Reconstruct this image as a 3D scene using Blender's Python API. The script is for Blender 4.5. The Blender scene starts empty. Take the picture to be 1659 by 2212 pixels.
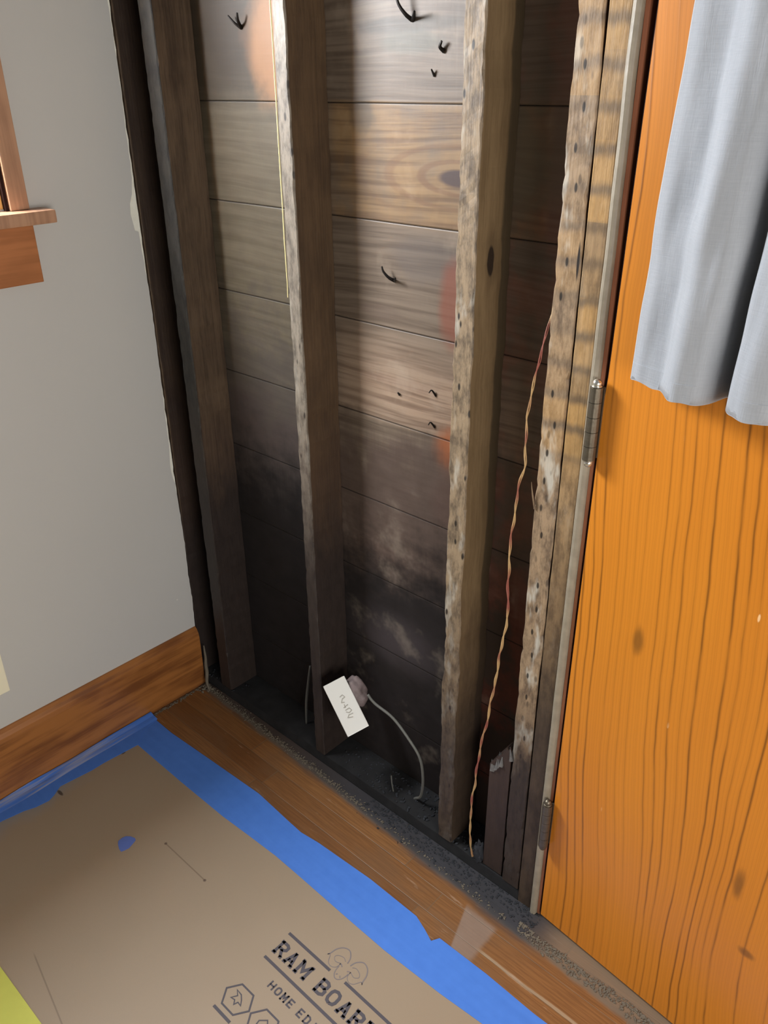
import bpy, bmesh, math, random
from mathutils import Vector, Matrix, noise as mnoise
random.seed(7)
PI = math.pi

# ------------------------------------------------------------------ camera
scn = bpy.context.scene
cam_data = bpy.data.cameras.new('camera')
cam = bpy.data.objects.new('camera', cam_data)
scn.collection.objects.link(cam)
yaw, pitch, roll, fpx = 0.742430922, 0.482366787, -0.00763082425, 1782.62409
fw = Vector((-math.sin(yaw)*math.cos(pitch), math.cos(yaw)*math.cos(pitch), -math.sin(pitch)))
rt = fw.cross(Vector((0, 0, 1))).normalized()
up = rt.cross(fw)
r2 = rt*math.cos(roll) + up*math.sin(roll)
u2 = -rt*math.sin(roll) + up*math.cos(roll)
m = Matrix((r2, u2, -fw)).transposed().to_4x4()
m.translation = Vector((1.74209543, -1.08664202, 1.6))
cam.matrix_world = m
cam_data.sensor_fit = 'VERTICAL'
cam_data.sensor_height = 36.0
cam_data.lens = 36.0*fpx/2212.0
cam_data.clip_start = 0.02
scn.camera = cam

# ------------------------------------------------------------------ light
scn.view_settings.view_transform = 'Standard'
scn.view_settings.look = 'None'
scn.view_settings.gamma = 1.0
scn.view_settings.use_curve_mapping = False
scn.view_settings.exposure = 0.0
world = bpy.data.worlds.new('world')
scn.world = world
world.use_nodes = True
world.node_tree.nodes['Background'].inputs['Color'].default_value = (0.95, 0.97, 1.0, 1)
world.node_tree.nodes['Background'].inputs['Strength'].default_value = 0.13


def area(name, loc, target, sx, sy, power, color):
    d = bpy.data.lights.new(name, 'AREA')
    d.shape = 'RECTANGLE'
    d.size, d.size_y = sx, sy
    d.energy = power
    d.color = color
    o = bpy.data.objects.new(name, d)
    scn.collection.objects.link(o)
    o.location = loc
    o.rotation_euler = (Vector(target)-Vector(loc)).to_track_quat('-Z', 'Z').to_euler()
    return o


# daylight through the window in the left wall, and daylight outside the door's window
area('window_daylight', (-0.16, -0.66, 1.98), (1.0, -0.66, 1.7), 0.5, 1.05, 150.0, (0.93, 0.96, 1.0))
area('porch_daylight', (1.50, 0.55, 1.66), (1.50, 0.0, 1.60), 0.7, 0.7, 40.0, (1.0, 1.0, 1.0))
# unseen fill light behind the camera, added to lift the left wall
area('room_fill_light', (3.1, -1.20, 1.20), (0.0, -0.35, 0.9), 0.8, 1.2, 41.0, (1.0, 0.96, 0.91))


# ------------------------------------------------------------------ node helpers
def lin(c):
    c = c/255.0
    return c/12.92 if c <= 0.04045 else ((c+0.055)/1.055)**2.4


def rgb(r, g, b):
    return (lin(r), lin(g), lin(b), 1.0)


class S:
    """A socket with arithmetic."""
    def __init__(s, g, sock):
        s.g, s.k = g, sock

    def _m(s, op, o, rev=False):
        a, b = (o, s) if rev else (s, o)
        return s.g.math(op, a, b)

    def __add__(s, o): return s._m('ADD', o)
    def __radd__(s, o): return s._m('ADD', o, True)
    def __sub__(s, o): return s._m('SUBTRACT', o)
    def __rsub__(s, o): return s._m('SUBTRACT', o, True)
    def __mul__(s, o): return s._m('MULTIPLY', o)
    def __rmul__(s, o): return s._m('MULTIPLY', o, True)
    def __truediv__(s, o): return s._m('DIVIDE', o)
    def __pow__(s, o): return s._m('POWER', o)


class G:
    def __init__(s, name):
        s.m = bpy.data.materials.new(name)
        s.m.use_nodes = True
        s.nt = s.m.node_tree
        s.nt.nodes.clear()
        s.out = s.nt.nodes.new('ShaderNodeOutputMaterial')
        s.bsdf = s.nt.nodes.new('ShaderNodeBsdfPrincipled')
        s.nt.links.new(s.bsdf.outputs[0], s.out.inputs[0])

    def put(s, inp, v):
        if isinstance(v, S):
            s.nt.links.new(v.k, inp)
        elif isinstance(v, (tuple, list)):
            inp.default_value = v
        else:
            inp.default_value = v

    def math(s, op, a, b=0.0, c=0.0):
        n = s.nt.nodes.new('ShaderNodeMath')
        n.operation = op
        s.put(n.inputs[0], a)
        s.put(n.inputs[1], b)
        s.put(n.inputs[2], c)
        return S(s, n.outputs[0])

    def pos(s):
        n = s.nt.nodes.new('ShaderNodeNewGeometry')
        q = s.nt.nodes.new('ShaderNodeSeparateXYZ')
        s.nt.links.new(n.outputs['Position'], q.inputs[0])
        return [S(s, q.outputs[i]) for i in range(3)]

    def obj(s):
        n = s.nt.nodes.new('ShaderNodeTexCoord')
        q = s.nt.nodes.new('ShaderNodeSeparateXYZ')
        s.nt.links.new(n.outputs['Object'], q.inputs[0])
        return [S(s, q.outputs[i]) for i in range(3)]

    def vec(s, x, y, z):
        n = s.nt.nodes.new('ShaderNodeCombineXYZ')
        for i, v in enumerate((x, y, z)):
            s.put(n.inputs[i], v)
        return S(s, n.outputs[0])

    def noise(s, v, scale=1.0, detail=3.0, rough=0.55, dist=0.0):
        n = s.nt.nodes.new('ShaderNodeTexNoise')
        s.put(n.inputs['Vector'], v)
        n.inputs['Scale'].default_value = scale
        n.inputs['Detail'].default_value = detail
        n.inputs['Roughness'].default_value = rough
        n.inputs['Distortion'].default_value = dist
        return S(s, n.outputs[0])

    def cell(s, v):
        n = s.nt.nodes.new('ShaderNodeTexWhiteNoise')
        s.put(n.inputs['Vector'], v)
        return S(s, n.outputs['Value'])

    def vor(s, v, scale=1.0):
        n = s.nt.nodes.new('ShaderNodeTexVoronoi')
        s.put(n.inputs['Vector'], v)
        n.inputs['Scale'].default_value = scale
        return S(s, n.outputs['Distance'])

    def step(s, v, lo, hi, a=0.0, b=1.0):
        n = s.nt.nodes.new('ShaderNodeMapRange')
        n.interpolation_type = 'SMOOTHSTEP'
        if isinstance(lo, (int, float)) and isinstance(hi, (int, float)) and lo > hi:
            lo, hi, a, b = hi, lo, b, a
        s.put(n.inputs['Value'], v)
        s.put(n.inputs['From Min'], lo)
        s.put(n.inputs['From Max'], hi)
        n.inputs['To Min'].default_value = a
        n.inputs['To Max'].default_value = b
        return S(s, n.outputs[0])

    def mix(s, f, a, b):
        n = s.nt.nodes.new('ShaderNodeMix')
        n.data_type = 'RGBA'
        s.put(n.inputs[0], f)
        s.put(n.inputs[6], a)
        s.put(n.inputs[7], b)
        return S(s, n.outputs[2])

    def blob(s, u, v, cu, cv, ru, rv, warp=None, soft=0.35):
        """1 inside an ellipse, fading out; warp is a noise socket that roughens its outline."""
        a = (u-cu)*(1.0/ru)
        b = (v-cv)*(1.0/rv)
        d = s.math('SQRT', a*a+b*b)
        if warp is not None:
            d = d+(warp-0.5)*1.2
        return s.step(d, 1.0-soft, 1.0+soft, 1.0, 0.0)

    def done(s, color, rough=0.6, spec=0.5, bump=None, bstr=0.3, bdist=0.002, **kw):
        s.put(s.bsdf.inputs['Base Color'], color)
        s.put(s.bsdf.inputs['Roughness'], rough)
        s.put(s.bsdf.inputs['Specular IOR Level'], spec)
        for k, v in kw.items():
            s.put(s.bsdf.inputs[k.replace('_', ' ')], v)
        if bump is not None:
            n = s.nt.nodes.new('ShaderNodeBump')
            n.inputs['Strength'].default_value = bstr
            n.inputs['Distance'].default_value = bdist
            s.put(n.inputs['Height'], bump)
            s.nt.links.new(n.outputs[0], s.bsdf.inputs['Normal'])
        return s.m


# ------------------------------------------------------------------ materials
def mat_simple(name, c, rough=0.5, spec=0.5, metal=0.0, nscale=0, namp=0.15, bump=0.0):
    g = G(name)
    x, y, z = g.pos()
    col = c
    b = None
    if nscale:
        n = g.noise(g.vec(x, y, z), nscale, 3)
        dark = (c[0]*(1-namp), c[1]*(1-namp), c[2]*(1-namp), 1)
        lite = tuple(min(1, v*(1+namp)) for v in c[:3])+(1,)
        col = g.mix(n, dark, lite)
        if bump:
            b = n
    return g.done(col, rough, spec, b, bump, 0.002, Metallic=metal)


def mat_sheathing():
    g = G('sheathing_wood')
    x, y, z = g.pos()
    w1 = g.noise(g.vec(x*5, 0.0, z*5), 1.6, 4, 0.6)
    w2 = g.noise(g.vec(x*9, 3.0, z*14), 2.0, 4, 0.6)
    bow = g.noise(g.vec(x*1.6, 5.0, z*3.5), 1.0, 1)
    grain = g.noise(g.vec(x*3.0, 0.0, z*85+bow*7), 1.0, 3, 0.6)
    fine = g.noise(g.vec(x*8.0, 2.0, z*260), 1.0, 2, 0.6)
    streak = g.noise(g.vec(x*130, 2.0, z*5), 1.0, 3, 0.6)
    c = g.mix(g.step(grain, 0.30, 0.66), rgb(90, 76, 63), rgb(124, 109, 94))
    c = g.mix(fine*0.25, c, rgb(78, 68, 58))
    # golden heartwood board, grey weathered ones
    bd = g.step(z, 1.360, 1.374)*g.step(z, 1.562, 1.572, 1.0, 0.0)
    b3 = g.step(x, 0.50, 0.56)*g.step(x, 1.0, 1.02, 1.0, 0.0)
    c = g.mix(bd*b3*g.step(w1, 0.25, 0.65)*0.8, c, g.mix(g.step(grain, 0.35, 0.6), rgb(118, 88, 56), rgb(150, 118, 76)))
    gold2 = g.blob(x, z, 0.80, 1.045, 0.20, 0.05, w1)
    c = g.mix(gold2*0.55, c, g.mix(g.step(grain, 0.40, 0.55), rgb(98, 72, 54), rgb(150, 122, 98)))
    # knot with arched grain round it
    dx = (x-0.835)*(1/0.085)
    dz = (z-1.452)*(1/0.027)
    kd = g.math('SQRT', dx*dx+dz*dz)
    ring = g.step(g.math('SINE', kd*7.0+w1*2), 0.35, 0.95)*g.step(kd, 1.0, 3.6, 1.0, 0.0)
    c = g.mix(ring*0.55*b3, c, rgb(110, 78, 55))
    c = g.mix(g.step(kd, 0.40, 0.62, 1.0, 0.0)*b3, c, rgb(74, 58, 54))
    # long dark grain flames on the lower boards
    fl = g.blob(x, z-x*0.0, 0.70, 1.065, 0.10, 0.010, w2)
    c = g.mix(fl*0.7*b3, c, rgb(96, 70, 60))
    # left bay: olive grey, an orange sapwood patch top right, dark corner top left
    bay2 = g.step(x, 0.52, 0.50)
    c = g.mix(bay2*0.62, c, g.mix(w2, rgb(58, 52, 38), rgb(92, 86, 64)))
    c = g.mix(bay2*g.step(z+(w1-0.5)*0.10, 1.52, 1.62)*0.75, c, rgb(52, 42, 31))
    c = g.mix(g.blob(x, z, 0.39, 1.66, 0.075, 0.10, w1)*0.75*bay2, c, rgb(158, 112, 72))
    c = g.mix(g.blob(x, z, 0.24, 1.69, 0.07, 0.09, w1)*0.6*bay2, c, rgb(50, 38, 26))
    pale = b3*g.step(z+(w1-0.5)*0.04, 0.965, 0.985)*g.step(z, 1.20, 1.08)
    c = g.mix(pale*0.55, c, g.mix(g.step(grain, 0.3, 0.6), rgb(134, 110, 92), rgb(172, 148, 126)))
    # weather stains
    for (cx, cz, rx, rz, k, col) in (
            (0.72, 1.68, 0.13, 0.012, 0.65, rgb(66, 62, 54)), (0.73, 1.655, 0.07, 0.018, 0.5, rgb(96, 98, 88)),
            (0.78, 1.31, 0.09, 0.04, 0.45, rgb(96, 88, 84)), (0.655, 1.20, 0.05, 0.015, 0.4, rgb(100, 84, 74)),
            (0.835, 1.245, 0.035, 0.075, 0.7, rgb(128, 72, 54)), (0.61, 1.545, 0.03, 0.03, 0.5, rgb(70, 66, 58)),
            (0.845, 0.955, 0.045, 0.055, 0.9, rgb(150, 86, 50)), 
            (0.84, 0.84, 0.05, 0.05, 0.55, rgb(110, 58, 42)),
            (0.66, 0.66, 0.10, 0.018, 0.8, rgb(132, 108, 92)), (0.80, 0.62, 0.10, 0.014, 0.6, rgb(128, 108, 92)),
            (0.76, 1.68, 0.012, 0.012, 0.0, rgb(40, 36, 32))):
        if k > 0:
            c = g.mix(g.blob(x, z, cx, cz, rx, rz, w1)*k, c, col)
    # smoke stain rising from the floor: brown, then black
    b2 = g.step(x, 0.50, 0.53, 0.0, 1.0)
    zz = z+(w1-0.5)*0.34+(streak-0.5)*0.05+b2*0.02-(x-0.5)*b2*0.12
    c = g.mix(g.step(zz, 0.98, 0.86)*0.86, c, g.mix(w2, rgb(62, 48, 42), rgb(98, 82, 74)))
    c = g.mix(g.step(z+(w2-0.5)*0.5, 1.25, 0.95)*bay2*0.5, c, rgb(66, 60, 62))
    c = g.mix(g.step(zz+(w2-0.5)*0.18+b2*0.13, 0.90, 0.66)*0.95, c, g.mix(w2, rgb(22, 19, 18), rgb(44, 40, 40)))
    haze = g.blob(x, z, 0.70, 0.43, 0.13, 0.06, w1, 0.8)
    c = g.mix(haze*0.5, c, rgb(84, 76, 78))
    # fourth bay: shade partly painted as a red brown tint round a sooty patch
    bay4 = g.step(x, 0.93, 0.95)
    c = g.mix(bay4*0.5, c, g.mix(g.step(w1, 0.42, 0.58), rgb(84, 68, 54), rgb(120, 66, 46)))
    c = g.mix(bay4*g.blob(x, z, 1.05, 1.50, 0.2, 0.09, w1)*0.5, c, rgb(96, 88, 70))
    c = g.mix(g.step(w1, 0.54, 0.72)*b3*0.18, c, rgb(196, 180, 160))
    # board joints
    f = g.math('FRACT', (z-0.78+1.96+(g.noise(g.vec(x*3, 1.0, 0.0), 1.0, 1)-0.5)*0.006)*(1/0.196))
    jn = g.step(g.math('ABSOLUTE', f-0.5), 0.486, 0.496)
    c = g.mix(jn*0.55, c, rgb(40, 34, 30))
    sootm = g.step(zz, 0.9, 0.6)
    rough = 0.46+w2*0.12+sootm*0.3
    return g.done(c, rough, 0.5-sootm*0.3, grain*0.6+streak*0.4-jn*2.0, 0.35, 0.0015)


def mat_stud(name, face_lo, face_hi, side_lo, side_hi, soot_hi, soot_lo, banding=0.0, pits=0.6, white=0.3,
             knot=None, holes=None, slit=None, ph=0.0, back_strip=False, rough=0.55, sootk=0.92):
    """Rough-sawn stud: the nailed front face (plaster dust, pale and brown bands, nail holes) and raw brown sides."""
    g = G(name)
    x, y, z = g.pos()
    front = g.step(y, 0.0015, 0.0045, 1.0, 0.0)
    w = g.noise(g.vec(x*20, y*20+ph, z*6), 1.0, 4, 0.65)
    w2 = g.noise(g.vec(x*60+ph, y*60, z*22), 1.0, 4, 0.7)
    grain = g.noise(g.vec(x*300+ph, y*240, z*4), 1.0, 3, 0.6)
    face = g.mix(g.step(w2, 0.33, 0.62), face_lo, face_hi)
    face = g.mix(g.step(grain, 0.5, 0.7)*0.3, face, face_lo)
    face = g.mix(g.step(w, 0.52, 0.64)*white, face, rgb(190, 186, 174))
    if banding:
        # pale and brown bands, golden between, on the upper part only
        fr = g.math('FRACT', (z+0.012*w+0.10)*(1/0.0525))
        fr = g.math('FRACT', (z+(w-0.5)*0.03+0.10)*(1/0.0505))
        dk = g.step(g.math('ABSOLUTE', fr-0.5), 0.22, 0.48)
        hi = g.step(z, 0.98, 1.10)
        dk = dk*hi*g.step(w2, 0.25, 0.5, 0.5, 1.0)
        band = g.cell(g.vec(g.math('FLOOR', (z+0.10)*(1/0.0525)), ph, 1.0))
        face = g.mix(dk*banding*0.6, face, rgb(92, 76, 58))
        face = g.mix((1.0-dk)*band*hi*banding*0.5, face, rgb(222, 170, 92))
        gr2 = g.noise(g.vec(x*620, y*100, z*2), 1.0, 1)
        face = g.mix(g.step(gr2, 0.52, 0.66)*banding*0.25, face, rgb(96, 76, 50))
    if pits:
        v = g.vor(g.vec(x*55+ph, 0.0, z*21), 1.0)
        face = g.mix(g.step(v, 0.10, 0.20, 1.0, 0.0)*pits, face, rgb(34, 28, 24))
        face = g.mix(g.step(w2, 0.34, 0.27)*pits, face, rgb(52, 44, 36))
    if holes:
        hz = (g.math('FRACT', (z+0.075)*(1/0.0505))-0.5)*(0.0505/0.0065)
        hc = g.cell(g.vec(g.math('FLOOR', (z+0.075)*(1/0.0505)), ph, 2.0))
        hx = (x-(hc-0.5)*0.014-holes)*(1/0.0024)
        face = g.mix(g.step(g.math('SQRT', hx*hx+hz*hz), 0.7, 1.3, 1.0, 0.0)*g.step(hc, 0.1, 0.2)*0.9, face, rgb(30, 25, 22))
    if slit:
        face = g.mix(g.blob(x, z, slit[0], slit[1], 0.0022, 0.026), face, rgb(30, 22, 18))
    side = g.mix(g.step(grain*0.4+w*0.6, 0.30, 0.70), side_lo, side_hi)
    if back_strip:
        side = g.mix(g.step(y+(w-0.5)*0.02, 0.066, 0.072)*0.75, side, rgb(60, 52, 38))  # rear strip of the side is darker
    if knot:
        ky, kz = knot
        side = g.mix(g.blob(y, z, ky, kz, 0.009, 0.024, None, 0.15), side, rgb(34, 26, 20))
        a = g.noise(g.vec(0.0, (y-ky)*30, (z-kz)*9), 1.0, 1)
        side = g.mix(g.blob(y, z, ky, kz, 0.016, 0.05, a)*0.3, side, rgb(60, 44, 28))
    c = g.mix(front, side, face)
    zz = z+(w-0.5)*0.22+(w2-0.5)*0.08
    c = g.mix(g.step(zz, soot_hi, (soot_hi+soot_lo)/2)*0.5*sootk, c, rgb(66, 50, 42))
    c = g.mix(g.step(zz, (soot_hi*0.6+soot_lo*0.4), soot_lo)*sootk, c, g.mix(w2, rgb(28, 23, 21), rgb(58, 48, 44)))
    return g.done(c, rough, 0.45, w2*0.6+grain*0.4, 0.6, 0.002)


def mat_wall():
    g = G('grey_wall_paint')
    x, y, z = g.pos()
    n = g.noise(g.vec(x, y, z), 260, 2)
    n2 = g.noise(g.vec(x, y, z), 2.2, 2)
    c = g.mix(n2, rgb(198, 197, 193), rgb(204, 203, 199))
    sp = g.blob(y, z, -0.050, 0.31, 0.0022, 0.0022)
    c = g.mix(sp, c, rgb(225, 222, 214))
    return g.done(c, 0.65, 0.3, n, 0.08, 0.001)


def mat_floor():
    g = G('worn_strip_floor')
    x, y, z = g.pos()
    w = g.noise(g.vec(x*9, y*16, 0.0), 1.0, 4, 0.65)
    big = g.noise(g.vec(x*4, y*9, 2.0), 1.0, 3, 0.6)
    grain = g.noise(g.vec(x*10, y*260, 0.0), 1.0, 3, 0.6)
    row = g.math('FLOOR', (y+0.041)*(1/0.057))
    col = g.math('FLOOR', x*(1/0.55)+g.cell(g.vec(row, 3.0, 0.0))*3.0)
    tone = g.cell(g.vec(row, col, 1.0))
    c = g.mix(tone, rgb(124, 82, 45), rgb(154, 108, 64))
    c = g.mix(g.step(grain, 0.35, 0.65)*0.5, c, rgb(96, 60, 32))
    c = g.mix(g.step(big, 0.48, 0.62)*0.45, c, rgb(122, 90, 62))
    # bare, unvarnished stretch of wood by the door
    bare = g.step(x+(y+0.09)*0.35, 1.058, 1.064)*g.step(x+(w-0.5)*0.02, 1.150, 1.135)*g.step(y+(w-0.5)*0.02, -0.080, -0.095)
    c = g.mix(bare*0.75, c, g.mix(w, rgb(128, 108, 94), rgb(160, 142, 128)))
    fil = g.step(g.math('ABSOLUTE', y+0.152+(w-0.5)*0.008), 0.0045, 0.0020)*g.step(x, 1.13, 1.16)
    c = g.mix(fil*0.6, c, rgb(178, 160, 132))
    sc = g.noise(g.vec(x*7, y*60, 5.0), 1.0, 4, 0.7)
    c = g.mix(g.step(sc, 0.62, 0.70)*0.55, c, rgb(178, 150, 124))
    # seams
    fr = g.math('ABSOLUTE', g.math('FRACT', (y+0.041)*(1/0.057))-0.5)
    seam = g.step(fr, 0.480, 0.495)
    fx = g.math('ABSOLUTE', g.math('FRACT', x*(1/0.55)+g.cell(g.vec(row, 3.0, 0.0))*3.0)-0.5)
    seam = g.math('MAXIMUM', seam, g.step(fx, 0.497, 0.4995))
    c = g.mix(seam*0.6, c, g.mix(w, rgb(60, 44, 32), rgb(150, 132, 108)))
    # plaster dust along the open wall, grey soot by the third and fourth stud
    ln = y+0.016+x*0.040+(w-0.5)*0.020
    dust = g.step(ln, -0.014, -0.002)
    c = g.mix(dust*0.75, c, g.mix(g.step(ln, 0.0, 0.012), rgb(118, 108, 92), g.mix(g.step(x, 1.17, 1.27), rgb(52, 46, 40), rgb(128, 112, 92))))
    side = g.step(x+(w-0.5)*0.05, 0.040, 0.012)*g.step(y, -0.24, -0.20)
    c = g.mix(side*0.5, c, rgb(104, 88, 70))
    soot = g.step(ln+(big-0.5)*0.040, -0.026, 0.002)*g.step(x, 0.30, 0.75, 0.45, 1.0)*g.step(x+(big-0.5)*0.1, 1.27, 1.17, 0.10, 1.0)
    c = g.mix(soot*0.88, c, g.mix(w, rgb(34, 35, 38), rgb(62, 66, 74)))
    return g.done(c, 0.42+dust*0.35+soot*0.1, 0.45, grain*0.4-seam*1.5+w*0.3, 0.3, 0.0015)


def mat_varnish(name, lo, hi, axis='y', rough=0.35):
    g = G(name)
    x, y, z = g.pos()
    a, b = (y, z) if axis == 'y' else (z, y)
    gr = g.noise(g.vec(a*3, b*70, x*20), 1.0, 3, 0.6)
    w = g.noise(g.vec(a*5, b*12, x*3), 1.0, 3, 0.6)
    c = g.mix(g.step(gr*0.5+w*0.5, 0.38, 0.60), lo, hi)
    return g.done(c, rough, 0.5, gr, 0.1, 0.001)


def mat_door():
    g = G('varnished_pine')
    x, y, z = g.obj()
    n1 = g.noise(g.vec(x*2.6, 0.0, z*0.9), 1.0, 1)
    n2 = g.noise(g.vec(x*20, 1.0, z*7.0), 1.0, 2)
    u = x*58+n1*9.0+n2*0.45+z*3.4
    fr = g.math('FRACT', u)
    amp = g.cell(g.vec(g.math('FLOOR', u), 0.0, 0.0))
    brk = g.noise(g.vec(x*30, 4.0, z*3.0), 1.0, 3)
    line = g.step(g.math('ABSOLUTE', fr-0.5), 0.0, 0.10+amp*0.10, 1.0, 0.0)*g.step(amp, 0.2, 0.85, 0.12, 1.0)*g.step(brk, 0.32, 0.55, 0.35, 1.0)
    u2 = x*174+n1*27.0+n2*1.2+z*10.2
    f2 = g.math('FRACT', u2)
    fine = (f2**4.0)*0.22
    tone = g.noise(g.vec(x*5, 2.0, z*1.2), 1.0, 2)
    c = g.mix(tone, rgb(196, 116, 31), rgb(224, 143, 44))
    c = g.mix(fine, c, rgb(150, 80, 20))
    c = g.mix(line*0.72, c, rgb(84, 44, 12))
    # small dark knots
    for (kx, kz, rx, rz) in ((0.118, 0.795, 0.009, 0.024), (0.36, 0.44, 0.008, 0.03), (0.40, 0.31, 0.012, 0.008)):
        wv = g.noise(g.vec(x*40, 3.0, z*14), 1.0, 3)
        c = g.mix(g.blob(x, z, kx, kz, rx, rz, wv, 0.6)*0.7, c, rgb(112, 70, 26))
    # paint nicks
    sp = g.vor(g.vec(x*24, 0.0, z*7), 1.0)
    sp2 = g.noise(g.vec(x*6, 7.0, z*3), 1.0, 1)
    c = g.mix(g.step(sp, 0.06, 0.035)*g.step(sp2, 0.52, 0.60)*0.75, c, rgb(255, 214, 160))
    return g.done(c, 0.36, 0.5, line, 0.12, 0.001)


def mat_tape():
    g = G('blue_painters_tape')
    x, y, z = g.pos()
    n = g.noise(g.vec(x*40, y*40, z*40), 1.0, 3)
    n2 = g.noise(g.vec(x*3, y*60, 0.0), 1.0, 2)
    c = g.mix(n*0.5+n2*0.5, rgb(66, 118, 208), rgb(84, 140, 232))
    return g.done(c, 0.5, 0.4, n2, 0.15, 0.001)


def mat_board():
    g = G('brown_fibreboard')
    x, y, z = g.pos()
    n = g.noise(g.vec(x, y, 0.0), 500, 2)
    b = g.noise(g.vec(x, y, 0.0), 3.0, 2)
    c = g.mix(n*0.3+b*0.7, rgb(150, 132, 108), rgb(166, 148, 126))
    wv = g.noise(g.vec(x*20, y*20, 0.0), 1.0, 3)
    dust = g.blob(x, y, 0.05, -0.60, 0.06, 0.16, wv, 0.6)
    c = g.mix(dust*0.6, c, rgb(140, 146, 150))
    for (cx, cy, rx, ry) in ((0.085, -0.375, 0.004, 0.022), (0.083, -0.435, 0.003, 0.006), (0.095, -0.335, 0.003, 0.006),
                             (0.100, -0.520, 0.012, 0.004), (0.343, -0.525, 0.0, 0.0)):
        if rx:
            c = g.mix(g.blob(x, y, cx, cy, rx, ry, wv)*0.8, c, rgb(50, 38, 34))
    # pencil-like scratches
    ln = g.math('ABSOLUTE', y+0.4315)
    sc = g.step(ln, 0.0022, 0.0008)*g.step(x, 0.425, 0.435)*g.step(x, 0.590, 0.580)
    c = g.mix(sc*0.45, c, rgb(84, 64, 46))
    for ex in (0.4315, 0.5828):
        c = g.mix(g.blob(x, y, ex, -0.4315, 0.0035, 0.0035)*0.7, c, rgb(70, 50, 40))
    l2 = g.math('ABSOLUTE', y+0.7777+(x-0.4688)*0.19)
    c = g.mix(g.step(l2, 0.0022, 0.0008)*g.step(x, 0.455, 0.48)*0.4, c, rgb(84, 70, 56))
    return g.done(c, 0.55, 0.4, n, 0.06, 0.001)


def mat_fabric():
    g = G('grey_linen')
    x, y, z = g.obj()
    a = g.noise(g.vec(x*700, y*700, z*40), 1.0, 2)
    b = g.noise(g.vec(x*40, y*40, z*700), 1.0, 2)
    w = g.noise(g.vec(x*22, y*22, z*16), 1.0, 3)
    c = g.mix(a*0.5+b*0.5, rgb(150, 154, 159), rgb(174, 177, 182))
    pull = g.blob(x, z, 0.117, -0.305, 0.0015, 0.013)
    c = g.mix(pull, c, rgb(110, 112, 118))
    return g.done(c, 0.85, 0.2, a*0.2+b*0.2+w*0.9, 0.4, 0.004, Sheen_Weight=0.15)


M = {}
M['sheathing'] = mat_sheathing()
M['stud_corner'] = mat_stud('stud_wood_corner', rgb(70, 56, 44), rgb(96, 78, 60), rgb(44, 32, 27), rgb(64, 50, 39), 0.9, 0.4, pits=0.3, white=0)
M['stud_a'] = mat_stud('stud_wood_charred', rgb(34, 32, 31), rgb(54, 52, 48), rgb(56, 42, 30), rgb(94, 76, 58), 0.95, 0.60, pits=0.5, white=0.0, ph=3.0)
M['stud_b'] = mat_stud('stud_wood_brown', rgb(90, 82, 72), rgb(132, 122, 108), rgb(62, 46, 31), rgb(88, 68, 47), 1.06, 0.56, pits=0.8, white=0.2, ph=7.0)
M['stud_c'] = mat_stud('stud_wood_sanded', rgb(96, 82, 66), rgb(150, 130, 104), rgb(104, 84, 58), rgb(128, 106, 76), 0.78, 0.28, pits=0.95, white=0.55, knot=(0.041, 1.339), ph=11.0, back_strip=True, sootk=0.75)
M['stud_d'] = mat_stud('stud_wood_king', rgb(106, 88, 70), rgb(160, 136, 108), rgb(60, 44, 34), rgb(84, 62, 46), 0.60, 0.34, banding=0.5, pits=0.5, white=0.85, holes=1.108, slit=(1.1275, 1.366), ph=15.0)
M['stud_e'] = mat_stud('stud_wood_jack', rgb(116, 94, 68), rgb(158, 130, 94), rgb(60, 44, 34), rgb(84, 62, 46), 1.02, 0.50, banding=0.9, pits=0.0, white=0.12, ph=19.0, sootk=0.8)
M['stud_f'] = mat_stud('stud_wood_block', rgb(66, 50, 42), rgb(104, 80, 66), rgb(48, 38, 34), rgb(66, 52, 44), 0.45, 0.10, pits=0.4, white=0.0, ph=23.0, sootk=0.6)
M['soot'] = mat_simple('soot_black_wood', rgb(40, 40, 41), 0.85, 0.2, 0, 30, 0.45, 0.5)
M['splinter'] = mat_simple('splintered_grey_wood', rgb(104, 102, 100), 0.8, 0.2, 0, 120, 0.4, 0.5)
M['wall'] = mat_wall()
M['plaster'] = mat_simple('broken_plaster', rgb(250, 247, 230), 0.9, 0.2, 0, 60, 0.14, 0.5)
M['floor'] = mat_floor()
M['baseboard'] = mat_varnish('baseboard_varnish', rgb(122, 74, 38), rgb(166, 108, 56))
M['casing'] = mat_varnish('casing_varnish', rgb(164, 124, 98), rgb(190, 148, 118), 'z')
M['jamb_light'] = mat_varnish('window_jamb_varnish', rgb(206, 158, 92), rgb(224, 176, 106), 'z')
M['apron'] = mat_varnish('apron_varnish', rgb(164, 104, 62), rgb(186, 120, 74))
M['door'] = mat_door()
M['door_edge'] = mat_varnish('door_edge_varnish', rgb(134, 82, 56), rgb(172, 110, 80), 'z')
M['gap'] = mat_simple('dark_red_brown', rgb(34, 14, 11), 0.8, 0.2)
M['jamb_grey'] = mat_simple('weathered_grey_jamb', rgb(148, 138, 120), 0.5, 0.5, 0, 45, 0.3, 0.5)
M['steel'] = mat_simple('aged_steel', rgb(120, 112, 98), 0.42, 0.6, 0.85, 90, 0.3, 0.2)
M['bright_steel'] = mat_simple('bright_steel', rgb(226, 222, 210), 0.25, 0.6, 0.9)
M['tape'] = mat_tape()
M['board'] = mat_board()
M['ink'] = mat_simple('dark_grey_ink', rgb(84, 80, 86), 0.6, 0.3, 0, 700, 0.15)
M['ink_light'] = mat_simple('thin_grey_ink', rgb(128, 120, 120), 0.6, 0.3)
M['yellow'] = mat_simple('yellow_green_paper', rgb(204, 206, 92), 0.6, 0.4, 0, 40, 0.05)
M['fabric'] = mat_fabric()
M['cream'] = mat_simple('cream_plastic', rgb(250, 244, 216), 0.35, 0.5)
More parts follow.
